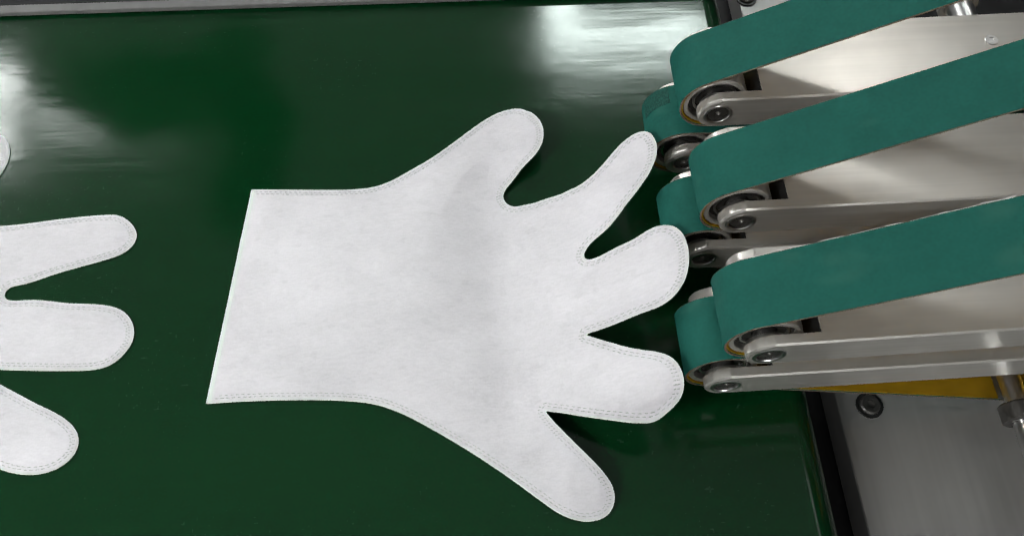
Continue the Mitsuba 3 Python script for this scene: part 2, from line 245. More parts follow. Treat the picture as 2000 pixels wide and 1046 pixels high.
# ---------------------------------------------------------------- the gloves
# outlines on the belt, in millimetres
GLOVE_A = [(-156.4,61.5),(-154.5,61.5),(-152.6,61.4),(-150.7,61.4),(-148.9,61.3),(-147.0,61.2),(-145.1,61.1),(-143.2,61.0),(-141.3,60.9),(-139.5,60.8),(-137.6,60.7),(-135.7,60.6),(-133.8,60.5),(-132.0,60.3),(-130.1,60.2),(-128.2,60.1),(-126.3,60.0),(-124.5,59.8),(-122.6,59.7),(-120.7,59.6),(-118.8,59.5),(-117.0,59.4),(-115.1,59.3),(-113.2,59.2),(-111.3,59.1),(-109.4,59.0),(-107.6,58.9),(-105.7,58.9),(-103.8,58.8),(-101.9,58.8),(-100.0,58.8),(-98.1,58.8),(-96.3,58.8),(-94.4,58.8),(-92.5,58.9),(-90.6,58.9),(-88.7,59.1),(-86.8,59.2),(-85.0,59.4),(-83.1,59.7),(-81.3,60.1),(-79.5,60.5),(-77.7,61.0),(-75.9,61.7),(-74.2,62.4),(-72.4,63.1),(-70.7,64.0),(-69.0,64.9),(-67.3,65.8),(-65.6,66.8),(-63.9,67.8),(-62.2,68.9),(-60.6,69.9),(-58.9,71.0),(-57.2,72.0),(-55.6,73.1),(-53.9,74.2),(-52.2,75.3),(-50.6,76.4),(-48.9,77.6),(-47.3,78.7),(-45.6,79.9),(-44.0,81.1),(-42.4,82.3),(-40.8,83.6),(-39.2,84.9),(-37.6,86.1),(-36.0,87.4),(-34.4,88.8),(-32.8,90.1),(-31.2,91.4),(-29.6,92.8),(-27.9,94.1),(-26.3,95.5),(-24.7,96.9),(-23.1,98.2),(-21.4,99.6),(-19.8,100.9),(-18.1,102.3),(-16.5,103.6),(-14.8,104.9),(-13.0,106.2),(-11.3,107.5),(-9.6,108.6),(-7.8,109.5),(-6.0,110.3),(-4.2,111.0),(-2.4,111.5),(-0.5,111.8),(1.4,112.0),(3.3,112.0),(5.2,111.8),(7.2,111.4),(9.1,110.8),(11.0,109.9),(12.8,108.8),(14.6,107.4),(16.4,105.8),(18.0,103.9),(19.5,101.9),(20.8,99.6),(22.0,97.3),(23.0,94.9),(23.7,92.5),(24.1,90.1),(24.4,87.7),(24.4,85.3),(24.2,83.1),(23.8,81.0),(23.2,79.0),(22.5,77.2),(21.5,75.5),(20.5,74.1),(19.3,72.7),(18.0,71.5),(16.6,70.3),(15.2,69.1),(13.8,68.0),(12.5,66.8),(11.1,65.6),(9.8,64.3),(8.6,63.0),(7.4,61.6),(6.1,60.3),(4.9,58.9),(3.6,57.5),(2.4,56.1),(1.0,54.7),(-0.3,53.3),(-1.4,51.6),(-2.2,49.7),(-2.6,47.6),(-2.3,45.5),(-1.4,43.4),(-0.1,41.6),(1.5,40.3),(3.3,39.4),(5.1,38.9),(7.0,38.7),(8.8,38.5),(10.6,38.3),(12.4,38.2),(14.2,38.1),(15.9,38.0),(17.6,38.0),(19.4,38.0),(21.1,37.9),(22.8,38.0),(24.4,38.0),(26.1,38.0),(27.8,38.0),(29.4,38.0),(31.1,38.0),(32.7,38.1),(34.3,38.2),(35.9,38.3),(37.5,38.5),(39.0,38.7),(40.5,39.0),(42.0,39.4),(43.4,39.8),(44.8,40.3),(46.2,40.9),(47.6,41.6),(48.9,42.3),(50.2,43.0),(51.4,43.8),(52.7,44.7),(53.9,45.6),(55.1,46.4),(56.2,47.4),(57.4,48.3),(58.5,49.2),(59.6,50.1),(60.8,51.0),(61.9,51.9),(63.1,52.6),(64.3,53.4),(65.5,54.0),(66.8,54.5),(68.1,55.0),(69.4,55.3),(70.8,55.5),(72.2,55.6),(73.7,55.4),(75.2,55.0),(76.5,54.3),(77.8,53.2),(78.9,51.6),(79.9,49.7),(80.6,47.5),(81.1,45.2),(81.4,43.0),(81.5,40.9),(81.4,38.9),(81.1,37.1),(80.7,35.3),(80.2,33.7),(79.6,32.2),(78.9,30.7),(78.1,29.3),(77.3,28.0),(76.5,26.8),(75.7,25.7),(74.8,24.6),(73.8,23.5),(72.9,22.5),(71.9,21.5),(70.9,20.5),(69.9,19.6),(68.9,18.6),(67.8,17.7),(66.8,16.7),(65.7,15.8),(64.7,14.9),(63.6,13.9),(62.6,12.9),(61.6,11.8),(60.6,10.8),(59.6,9.7),(58.5,8.7),(57.5,7.7),(56.4,6.7),(55.3,5.8),(54.2,4.9),(53.0,4.1),(51.8,3.4),(50.5,2.7),(49.2,2.1),(47.9,1.5),(46.6,0.8),(45.3,0.1),(44.1,-0.7),(42.9,-1.7),(41.8,-2.8),(40.8,-4.1),(40.0,-5.5),(39.6,-7.2),(40.1,-8.8),(41.1,-9.9),(42.6,-10.5),(44.4,-10.7),(46.2,-10.7),(47.9,-10.5),(49.5,-10.3),(50.9,-10.1),(52.3,-9.8),(53.6,-9.6),(54.9,-9.4),(56.2,-9.2),(57.6,-9.1),(58.9,-9.1),(60.3,-9.0),(61.7,-8.9),(63.1,-8.8),(64.5,-8.6),(65.8,-8.4),(67.1,-8.1),(68.4,-7.7),(69.7,-7.4),(71.0,-7.1),(72.3,-7.0),(73.6,-6.9),(74.9,-6.9),(76.2,-7.2),(77.6,-7.6),(78.9,-8.2),(80.2,-9.0),(81.5,-10.0),(82.6,-11.2),(83.7,-12.5),(84.6,-14.1),(85.3,-15.7),(86.0,-17.4),(86.4,-19.2),(86.8,-21.1),(87.1,-23.0),(87.2,-24.9),(87.3,-26.8),(87.3,-28.7),(87.2,-30.4),(87.1,-32.2),(86.8,-33.8),(86.5,-35.5),(86.2,-37.0),(85.7,-38.5),(85.3,-40.0),(84.7,-41.3),(84.1,-42.6),(83.5,-43.8),(82.7,-45.0),(81.9,-46.0),(81.1,-47.0),(80.2,-47.9),(79.3,-48.8),(78.3,-49.5),(77.3,-50.1),(76.2,-50.7),(75.1,-51.2),(73.9,-51.5),(72.7,-51.8),(71.4,-52.0),(70.1,-52.1),(68.8,-52.1),(67.5,-52.1),(66.1,-52.1),(64.7,-52.1),(63.4,-52.0),(62.1,-52.1),(60.7,-52.2),(59.4,-52.2),(58.1,-52.3),(56.7,-52.5),(55.4,-52.6),(54.0,-52.7),(52.7,-52.8),(51.3,-53.0),(49.9,-53.0),(48.5,-53.1),(47.0,-53.2),(45.6,-53.3),(44.2,-53.3),(42.7,-53.4),(41.2,-53.5),(39.8,-53.5),(38.3,-53.6),(36.8,-53.6),(36.7,-54.0),(36.6,-54.3),(38.1,-55.3),(39.5,-56.3),(40.9,-57.3),(42.3,-58.3),(43.7,-59.3),(45.0,-60.3),(46.3,-61.2),(47.7,-62.2),(49.0,-63.1),(50.2,-64.1),(51.5,-65.0),(52.8,-65.9),(54.1,-66.8),(55.4,-67.7),(56.7,-68.6),(58.0,-69.4),(59.3,-70.2),(60.7,-71.0),(62.0,-71.8),(63.4,-72.6),(64.7,-73.3),(66.1,-74.1),(67.4,-74.9),(68.6,-75.8),(69.8,-76.7),(71.0,-77.7),(72.0,-78.8),(73.0,-79.9),(73.9,-81.2),(74.6,-82.6),(75.3,-84.0),(75.8,-85.5),(76.3,-87.1),(76.7,-88.6),(77.0,-90.0),(77.2,-91.5),(77.4,-92.9),(77.4,-94.2),(77.4,-95.5),(77.2,-96.7),(76.9,-97.8),(76.5,-98.9),(76.0,-99.8),(75.3,-100.7),(74.5,-101.5),(73.6,-102.2),(72.7,-102.9),(71.7,-103.5),(70.6,-104.1),(69.6,-104.7),(68.5,-105.3),(67.5,-105.8),(66.4,-106.3),(65.2,-106.6),(64.0,-106.8),(62.6,-106.8),(61.1,-106.7),(59.7,-106.4),(58.2,-106.1),(56.7,-105.8),(55.3,-105.5),(53.9,-105.1),(52.4,-104.7),(51.0,-104.2),(49.6,-103.8),(48.2,-103.3),(46.8,-102.8),(45.3,-102.3),(43.9,-101.8),(42.5,-101.4),(41.0,-100.9),(39.6,-100.4),(38.1,-99.9),(36.6,-99.4),(35.2,-98.9),(33.7,-98.3),(32.2,-97.8),(30.7,-97.2),(29.3,-96.7),(27.8,-96.1),(26.3,-95.6),(24.8,-95.0),(23.3,-94.4),(21.8,-93.8),(20.3,-93.3),(18.8,-92.7),(17.2,-92.1),(15.7,-91.6),(14.2,-91.0),(12.6,-90.4),(12.6,-90.7),(12.6,-90.9),(13.5,-92.4),(14.4,-93.9),(15.4,-95.4),(16.3,-96.8),(17.3,-98.2),(18.3,-99.5),(19.2,-100.8),(20.2,-102.1),(21.2,-103.4),(22.2,-104.7),(23.2,-105.9),(24.3,-107.1),(25.3,-108.3),(26.3,-109.5),(27.3,-110.7),(28.4,-111.8),(29.4,-113.0),(30.4,-114.2),(31.5,-115.3),(32.5,-116.5),(33.5,-117.6),(34.5,-118.8),(35.6,-119.9),(36.6,-121.1),(37.6,-122.3),(38.6,-123.4),(39.6,-124.6),(40.5,-125.9),(41.4,-127.1),(42.3,-128.3),(43.0,-129.6),(43.7,-130.9),(44.2,-132.3),(44.5,-133.6),(44.7,-135.0),(44.8,-136.4),(44.6,-137.9),(44.2,-139.3),(43.7,-140.6),(42.9,-141.9),(42.0,-143.1),(40.9,-144.2),(39.7,-145.1),(38.4,-145.8),(37.0,-146.4),(35.4,-146.9),(33.9,-147.1),(32.2,-147.3),(30.6,-147.4),(29.0,-147.3),(27.5,-147.1),(25.9,-146.9),(24.5,-146.5),(23.0,-146.1),(21.6,-145.6),(20.2,-145.0),(18.8,-144.3),(17.5,-143.6),(16.2,-142.9),(14.9,-142.0),(13.6,-141.2),(12.3,-140.3),(11.1,-139.3),(9.8,-138.4),(8.6,-137.4),(7.4,-136.4),(6.2,-135.3),(4.9,-134.3),(3.7,-133.3),(2.5,-132.3),(1.3,-131.2),(0.0,-130.2),(-1.2,-129.2),(-2.4,-128.1),(-3.7,-127.1),(-4.9,-126.1),(-6.2,-125.1),(-7.4,-124.1),(-8.7,-123.0),(-9.9,-122.0),(-11.2,-121.0),(-12.5,-120.0),(-13.7,-119.1),(-15.0,-118.1),(-16.3,-117.1),(-17.6,-116.1),(-18.9,-115.2),(-20.2,-114.2),(-21.5,-113.2),(-22.8,-112.3),(-24.1,-111.3),(-25.4,-110.4),(-26.7,-109.4),(-28.1,-108.5),(-29.4,-107.5),(-30.7,-106.6),(-32.1,-105.7),(-33.4,-104.8),(-34.8,-103.8),(-36.1,-102.9),(-37.5,-102.0),(-38.9,-101.1),(-40.3,-100.2),(-41.7,-99.3),(-43.0,-98.4),(-44.4,-97.5),(-45.9,-96.6),(-47.3,-95.7),(-48.7,-94.8),(-50.1,-93.9),(-51.6,-93.0),(-53.0,-92.1),(-54.4,-91.3),(-55.9,-90.4),(-57.4,-89.5),(-58.8,-88.7),(-60.3,-87.8),(-61.8,-87.0),(-63.3,-86.2),(-64.8,-85.4),(-66.4,-84.6),(-67.9,-83.9),(-69.4,-83.2),(-71.0,-82.5),(-72.5,-81.8),(-74.1,-81.2),(-75.7,-80.6),(-77.3,-80.1),(-78.9,-79.6),(-80.5,-79.2),(-82.2,-78.8),(-83.8,-78.4),(-85.5,-78.1),(-87.1,-77.8),(-88.8,-77.5),(-90.4,-77.3),(-92.1,-77.1),(-93.8,-76.9),(-95.4,-76.7),(-97.1,-76.5),(-98.8,-76.3),(-100.4,-76.2),(-102.1,-76.0),(-103.8,-75.9),(-105.4,-75.8),(-107.1,-75.7),(-108.7,-75.5),(-110.4,-75.4),(-112.1,-75.3),(-113.7,-75.2),(-115.4,-75.2),(-117.0,-75.1),(-118.7,-75.0),(-120.3,-74.9),(-122.0,-74.9),(-123.6,-74.8),(-125.3,-74.7),(-126.9,-74.7),(-128.6,-74.6),(-130.2,-74.5),(-131.9,-74.5),(-133.5,-74.4),(-135.2,-74.4),(-136.8,-74.3),(-138.5,-74.3),(-140.1,-74.3),(-141.8,-74.2),(-143.4,-74.2),(-145.1,-74.2),(-146.7,-74.2),(-148.4,-74.1),(-150.0,-74.1),(-151.7,-74.1),(-153.3,-74.1),(-155.0,-74.1),(-156.6,-74.2),(-158.2,-74.2),(-159.9,-74.2),(-161.5,-74.2),(-163.1,-74.3),(-164.8,-74.3),(-166.4,-74.4),(-168.0,-74.4),(-169.6,-74.5),(-169.5,-72.8),(-169.3,-71.1),(-169.1,-69.4),(-169.0,-67.7),(-168.8,-66.0),(-168.6,-64.3),(-168.5,-62.5),(-168.3,-60.8),(-168.1,-59.1),(-168.0,-57.3),(-167.8,-55.6),(-167.6,-53.8),(-167.5,-52.1),(-167.3,-50.3),(-167.1,-48.6),(-166.9,-46.8),(-166.8,-45.0),(-166.6,-43.2),(-166.4,-41.4),(-166.2,-39.6),(-166.1,-37.8),(-165.9,-36.0),(-165.7,-34.2),(-165.5,-32.3),(-165.3,-30.5),(-165.2,-28.7),(-165.0,-26.8),(-164.8,-25.0),(-164.6,-23.1),(-164.4,-21.2),(-164.3,-19.4),(-164.1,-17.5),(-163.9,-15.6),(-163.7,-13.7),(-163.5,-11.8),(-163.3,-9.9),(-163.1,-8.0),(-163.0,-6.0),(-162.8,-4.1),(-162.6,-2.2),(-162.4,-0.2),(-162.2,1.7),(-162.0,3.7),(-161.8,5.6),(-161.6,7.6),(-161.4,9.6),(-161.2,11.6),(-161.0,13.6),(-160.9,15.6),(-160.7,17.6),(-160.5,19.6),(-160.3,21.6),(-160.1,23.6),(-159.9,25.7),(-159.7,27.7),(-159.5,29.8),(-159.3,31.8),(-159.1,33.9),(-158.9,36.0),(-158.7,38.1),(-158.5,40.2),(-158.2,42.3),(-158.0,44.4),(-157.8,46.5),(-157.6,48.6),(-157.4,50.8),(-157.2,52.9),(-157.0,55.0),(-156.8,57.2),(-156.6,59.4)]
GLOVE_B = [(-493.1,82.2),(-491.6,82.7),(-490.1,83.2),(-488.5,83.6),(-486.9,84.0),(-485.3,84.3),(-483.7,84.5),(-482.0,84.8),(-480.3,84.9),(-478.5,85.0),(-476.8,85.1),(-475.0,85.2),(-473.2,85.2),(-471.4,85.2),(-469.5,85.1),(-467.7,85.0),(-465.8,84.9),(-463.9,84.8),(-462.0,84.7),(-460.1,84.5),(-458.2,84.3),(-456.3,84.2),(-454.4,84.0),(-452.4,83.8),(-450.5,83.6),(-448.6,83.4),(-446.7,83.2),(-444.7,83.1),(-442.8,82.9),(-440.9,82.7),(-439.0,82.6),(-437.1,82.5),(-435.2,82.4),(-433.3,82.3),(-431.5,82.2),(-429.6,82.2),(-427.8,82.2),(-426.0,82.3),(-424.2,82.3),(-422.4,82.5),(-420.6,82.6),(-418.8,82.8),(-417.1,83.1),(-415.4,83.4),(-413.7,83.7),(-412.1,84.2),(-410.5,84.6),(-408.9,85.2),(-407.3,85.8),(-405.7,86.4),(-404.2,87.2),(-402.8,88.0),(-401.3,88.9),(-399.9,89.8),(-398.5,90.8),(-397.2,91.8),(-395.9,92.9),(-394.6,94.1),(-393.4,95.3),(-392.2,96.6),(-391.0,98.0),(-389.9,99.4),(-388.8,100.8),(-387.8,102.3),(-386.8,103.9),(-385.9,105.5),(-385.0,107.2),(-384.2,108.9),(-383.4,110.6),(-382.6,112.4),(-381.9,114.3),(-381.3,116.2),(-380.7,118.1),(-380.1,120.1),(-379.5,122.0),(-378.9,123.9),(-378.2,125.8),(-377.4,127.6),(-376.6,129.4),(-375.6,131.0),(-374.5,132.5),(-373.2,133.9),(-371.8,135.1),(-370.2,136.1),(-368.5,136.7),(-366.6,137.0),(-364.6,136.7),(-362.5,136.0),(-360.4,134.7),(-358.4,133.1),(-356.5,131.2),(-355.0,129.0),(-353.8,126.6),(-353.0,124.2),(-352.4,121.6),(-352.1,119.1),(-351.9,116.7),(-352.0,114.4),(-352.2,112.2),(-352.5,110.1),(-352.9,108.1),(-353.4,106.2),(-354.0,104.4),(-354.6,102.6),(-355.4,100.9),(-356.1,99.1),(-356.9,97.3),(-357.7,95.6),(-358.5,93.7),(-359.3,91.8),(-360.1,89.8),(-360.8,87.8),(-361.2,85.7),(-361.3,83.6),(-360.8,81.5),(-359.7,79.6),(-358.1,77.8),(-356.1,76.2),(-354.0,75.0),(-351.9,74.3),(-349.9,74.0),(-348.1,74.2),(-346.4,74.7),(-344.9,75.4),(-343.4,76.4),(-342.0,77.6),(-340.7,78.9),(-339.5,80.3),(-338.4,81.7),(-337.4,83.1),(-336.4,84.6),(-335.5,86.1),(-334.6,87.7),(-333.8,89.4),(-333.0,91.1),(-332.2,92.8),(-331.5,94.7),(-330.8,96.5),(-330.1,98.5),(-329.3,100.4),(-328.5,102.4),(-327.7,104.2),(-326.8,106.0),(-325.7,107.5),(-324.5,108.8),(-323.2,109.8),(-321.6,110.5),(-319.9,110.8),(-318.0,110.6),(-316.0,109.8),(-314.2,108.4),(-312.6,106.5),(-311.2,104.3),(-310.0,101.8),(-309.1,99.3),(-308.5,96.9),(-308.2,94.6),(-308.1,92.3),(-308.2,90.2),(-308.4,88.1),(-308.8,86.1),(-309.2,84.1),(-309.8,82.2),(-310.4,80.4),(-311.0,78.6),(-311.8,76.8),(-312.6,75.1),(-313.5,73.5),(-314.5,71.9),(-315.5,70.4),(-316.5,69.0),(-317.6,67.5),(-318.8,66.2),(-320.0,64.8),(-321.3,63.6),(-322.5,62.3),(-323.8,61.0),(-324.9,59.7),(-326.0,58.3),(-326.9,56.8),(-327.7,55.1),(-328.2,53.3),(-328.5,51.2),(-328.5,48.9),(-328.0,46.7),(-327.0,45.1),(-325.5,44.3),(-323.7,44.0),(-321.8,43.7),(-319.9,43.5),(-318.1,43.4),(-316.2,43.2),(-314.4,43.1),(-312.6,43.0),(-310.7,42.9),(-308.9,42.9),(-307.1,42.9),(-305.3,42.9),(-303.5,42.9),(-301.8,43.0),(-300.0,43.0),(-298.2,43.1),(-296.4,43.2),(-294.7,43.3),(-292.9,43.4),(-291.1,43.6),(-289.4,43.7),(-287.6,43.9),(-285.9,44.1),(-284.1,44.2),(-282.4,44.4),(-280.6,44.6),(-278.9,44.8),(-277.1,45.0),(-275.4,45.2),(-273.6,45.4),(-271.9,45.6),(-270.1,45.8),(-268.4,46.0),(-266.6,46.1),(-264.8,46.3),(-263.1,46.5),(-261.3,46.6),(-259.5,46.8),(-257.8,46.9),(-256.0,47.1),(-254.2,47.2),(-252.4,47.3),(-250.6,47.4),(-248.8,47.5),(-247.0,47.6),(-245.2,47.6),(-243.4,47.7),(-241.6,47.7),(-239.7,47.7),(-237.9,47.6),(-236.1,47.4),(-234.2,46.9),(-232.4,46.1),(-230.6,45.1),(-228.9,43.9),(-227.2,42.4),(-225.6,40.8),(-224.2,39.0),(-223.0,37.1),(-221.9,35.0),(-221.2,32.9),(-221.1,30.9),(-221.4,28.9),(-222.0,27.0),(-222.8,25.4),(-223.8,24.0),(-224.9,22.7),(-226.1,21.6),(-227.5,20.7),(-228.9,19.8),(-230.5,19.1),(-232.0,18.4),(-233.7,17.9),(-235.3,17.3),(-237.0,16.8),(-238.6,16.3),(-240.3,15.8),(-242.0,15.3),(-243.6,14.9),(-245.2,14.4),(-246.9,14.0),(-248.5,13.5),(-250.1,13.1),(-251.7,12.6),(-253.4,12.2),(-255.0,11.7),(-256.5,11.3),(-258.1,10.8),(-259.7,10.4),(-261.3,9.9),(-262.8,9.4),(-264.4,8.9),(-265.9,8.4),(-267.4,7.8),(-269.0,7.3),(-270.5,6.7),(-272.0,6.1),(-273.5,5.5),(-275.0,4.9),(-276.6,4.4),(-278.2,3.9),(-279.8,3.4),(-281.5,3.0),(-283.2,2.7),(-285.0,2.4),(-286.7,2.0),(-288.2,1.4),(-289.4,0.4),(-290.3,-0.9),(-290.6,-2.6),(-290.2,-4.2),(-289.4,-5.5),(-288.0,-6.3),(-286.4,-6.8),(-284.4,-7.1),(-282.3,-7.1),(-280.1,-7.0),(-277.9,-7.0),(-275.8,-7.0),(-273.8,-7.0),(-271.9,-7.2),(-270.0,-7.4),(-268.2,-7.6),(-266.5,-7.9),(-264.8,-8.2),(-263.1,-8.5),(-261.5,-8.8),(-259.9,-9.1),(-258.2,-9.4),(-256.6,-9.7),(-255.0,-10.0),(-253.4,-10.2),(-251.7,-10.4),(-250.0,-10.6),(-248.3,-10.7),(-246.6,-10.9),(-244.8,-11.0),(-243.1,-11.2),(-241.3,-11.3),(-239.5,-11.5),(-237.7,-11.7),(-235.9,-12.0),(-234.1,-12.3),(-232.3,-12.6),(-230.5,-13.0),(-228.7,-13.6),(-226.9,-14.2),(-225.2,-14.9),(-223.5,-15.8),(-221.9,-16.9),(-220.4,-18.1),(-219.0,-19.6),(-217.7,-21.1),(-216.5,-22.9),(-215.5,-24.7),(-214.7,-26.6),(-214.1,-28.5),(-213.7,-30.4),(-213.6,-32.2),(-213.7,-34.0),(-214.0,-35.7),(-214.4,-37.4),(-215.0,-39.0),(-215.8,-40.5),(-216.6,-41.9),(-217.5,-43.3),(-218.5,-44.6),(-219.5,-45.8),(-220.7,-46.9),(-221.9,-47.9),(-223.2,-48.8),(-224.6,-49.5),(-226.0,-50.1),(-227.4,-50.6),(-228.9,-51.0),(-230.5,-51.3),(-232.1,-51.6),(-233.7,-51.7),(-235.3,-51.8),(-237.0,-51.8),(-238.6,-51.8),(-240.3,-51.8),(-242.0,-51.7),(-243.7,-51.6),(-245.4,-51.5),(-247.1,-51.5),(-248.8,-51.4),(-250.5,-51.3),(-252.1,-51.2),(-253.8,-51.1),(-255.5,-51.0),(-257.2,-50.9),(-258.8,-50.8),(-260.5,-50.7),(-262.2,-50.6),(-263.8,-50.5),(-265.5,-50.4),(-267.1,-50.3),(-268.8,-50.2),(-270.5,-50.0),(-272.1,-49.9),(-273.8,-49.8),(-275.4,-49.6),(-277.1,-49.5),(-278.8,-49.3),(-280.4,-49.2),(-282.1,-49.0),(-283.8,-48.8),(-285.5,-48.6),(-287.1,-48.5),(-288.8,-48.3),(-290.5,-48.0),(-292.2,-47.8),(-293.9,-47.6),(-295.6,-47.4),(-297.3,-47.1),(-299.0,-46.9),(-300.8,-46.6),(-301.2,-47.0),(-301.7,-47.4),(-299.9,-48.1),(-298.2,-48.8),(-296.6,-49.6),(-294.9,-50.4),(-293.2,-51.2),(-291.5,-52.0),(-289.8,-52.8),(-288.2,-53.7),(-286.5,-54.6),(-284.9,-55.4),(-283.2,-56.3),(-281.6,-57.2),(-279.9,-58.2),(-278.3,-59.1),(-276.7,-60.0),(-275.0,-60.9),(-273.4,-61.8),(-271.8,-62.8),(-270.2,-63.7),(-268.5,-64.6),(-266.9,-65.5),(-265.3,-66.4),(-263.7,-67.3),(-262.1,-68.2),(-260.5,-69.0),(-258.9,-69.9),(-257.3,-70.7),(-255.7,-71.5),(-254.1,-72.3),(-252.5,-73.1),(-250.9,-74.0),(-249.3,-74.8),(-247.7,-75.8),(-246.1,-76.7),(-244.5,-77.7),(-243.0,-78.8),(-241.5,-80.0),(-240.0,-81.2),(-238.7,-82.5),(-237.4,-83.9),(-236.3,-85.4),(-235.3,-87.0),(-234.6,-88.6),(-234.0,-90.2),(-233.8,-91.8),(-233.7,-93.4),(-233.9,-94.9),(-234.2,-96.4),(-234.7,-97.8),(-235.4,-99.1),(-236.2,-100.3),(-237.1,-101.4),(-238.2,-102.5),(-239.3,-103.5),(-240.5,-104.3),(-241.7,-105.1),(-243.0,-105.8),(-244.4,-106.3),(-245.8,-106.8),(-247.2,-107.2),(-248.7,-107.5),(-250.1,-107.8),(-251.6,-107.9),(-253.2,-108.0),(-254.7,-108.0),(-256.3,-107.9),(-257.9,-107.8),(-259.5,-107.6),(-261.1,-107.3),(-262.7,-107.0),(-264.3,-106.6),(-265.8,-106.2),(-267.4,-105.7),(-269.0,-105.1),(-270.6,-104.6),(-272.2,-103.9),(-273.7,-103.3),(-275.3,-102.6),(-276.9,-101.9),(-278.4,-101.1),(-280.0,-100.3),(-281.6,-99.5),(-283.1,-98.6),(-284.7,-97.7),(-286.3,-96.8),(-287.8,-95.9),(-289.4,-94.9),(-291.0,-94.0),(-292.5,-93.0),(-294.1,-92.0),(-295.7,-91.1),(-297.3,-90.1),(-298.8,-89.1),(-300.4,-88.1),(-302.0,-87.1),(-303.6,-86.1),(-305.2,-85.1),(-306.8,-84.1),(-308.4,-83.1),(-310.0,-82.1),(-311.6,-81.1),(-313.2,-80.2),(-314.8,-79.2),(-316.5,-78.2),(-318.1,-77.3),(-319.7,-76.3),(-321.3,-75.4),(-323.0,-74.4),(-324.6,-73.5),(-326.3,-72.6),(-327.9,-71.7),(-329.5,-70.8),(-331.2,-69.9),(-332.9,-69.0),(-334.5,-68.2),(-336.2,-67.3),(-337.8,-66.5),(-339.5,-65.6),(-341.2,-64.8),(-342.8,-64.0),(-344.5,-63.3),(-346.2,-62.5),(-347.9,-61.8),(-349.5,-61.1),(-351.2,-60.3),(-352.9,-59.7),(-354.6,-59.0),(-356.3,-58.4),(-358.0,-57.7),(-359.6,-57.1),(-361.3,-56.6),(-363.0,-56.0),(-364.7,-55.5),(-366.4,-55.0),(-368.1,-54.5),(-369.8,-54.1),(-371.5,-53.6),(-373.2,-53.2),(-374.9,-52.9),(-376.6,-52.5),(-378.3,-52.2),(-380.0,-51.9),(-381.7,-51.7),(-383.4,-51.4),(-385.1,-51.2),(-386.7,-51.0),(-388.4,-50.9),(-390.1,-50.7),(-391.8,-50.6),(-393.5,-50.5),(-395.2,-50.4),(-396.9,-50.3),(-398.5,-50.2),(-400.2,-50.2),(-401.9,-50.1),(-403.6,-50.1),(-405.2,-50.1),(-406.9,-50.0),(-408.6,-50.0),(-410.2,-50.0),(-411.9,-50.0),(-413.6,-50.0),(-415.2,-50.0),(-416.9,-50.0),(-418.5,-50.0),(-420.2,-50.0),(-421.8,-50.0),(-423.5,-50.0),(-425.1,-50.0),(-426.7,-49.9),(-428.4,-49.9),(-430.0,-49.9),(-431.6,-49.8),(-433.3,-49.8),(-434.9,-49.7),(-436.5,-49.6),(-438.1,-49.5),(-439.8,-49.4),(-441.4,-49.2),(-443.0,-49.1),(-444.6,-48.9),(-446.2,-48.7),(-447.9,-48.5),(-449.5,-48.2),(-451.1,-47.9),(-452.7,-47.6),(-454.3,-47.3),(-455.9,-47.0),(-457.6,-46.6),(-458.0,-44.8),(-458.5,-43.0),(-459.0,-41.2),(-459.5,-39.4),(-460.0,-37.6),(-460.5,-35.7),(-461.1,-33.9),(-461.6,-32.1),(-462.1,-30.2),(-462.6,-28.4),(-463.1,-26.5),(-463.6,-24.7),(-464.1,-22.8),(-464.6,-20.9),(-465.2,-19.0),(-465.7,-17.2),(-466.2,-15.3),(-466.7,-13.4),(-467.2,-11.4),(-467.8,-9.5),(-468.3,-7.6),(-468.8,-5.7),(-469.4,-3.7),(-469.9,-1.8),(-470.4,0.1),(-471.0,2.1),(-471.5,4.1),(-472.1,6.0),(-472.6,8.0),(-473.2,10.0),(-473.7,12.0),(-474.3,14.0),(-474.8,16.0),(-475.4,18.0),(-475.9,20.1),(-476.5,22.1),(-477.1,24.1),(-477.6,26.2),(-478.2,28.2),(-478.8,30.3),(-479.3,32.4),(-479.9,34.4),(-480.5,36.5),(-481.1,38.6),(-481.6,40.7),(-482.2,42.8),(-482.8,44.9),(-483.4,47.1),(-484.0,49.2),(-484.6,51.3),(-485.2,53.5),(-485.8,55.6),(-486.4,57.8),(-487.0,60.0),(-487.6,62.2),(-488.2,64.4),(-488.8,66.6),(-489.4,68.8),(-490.0,71.0),(-490.6,73.2),(-491.2,75.4),(-491.8,77.7),(-492.5,79.9)]
LIFT_X0, LIFT_X1, LIFT_H, LIFT_P = -0.012, 0.08, 0.0575, 1.55

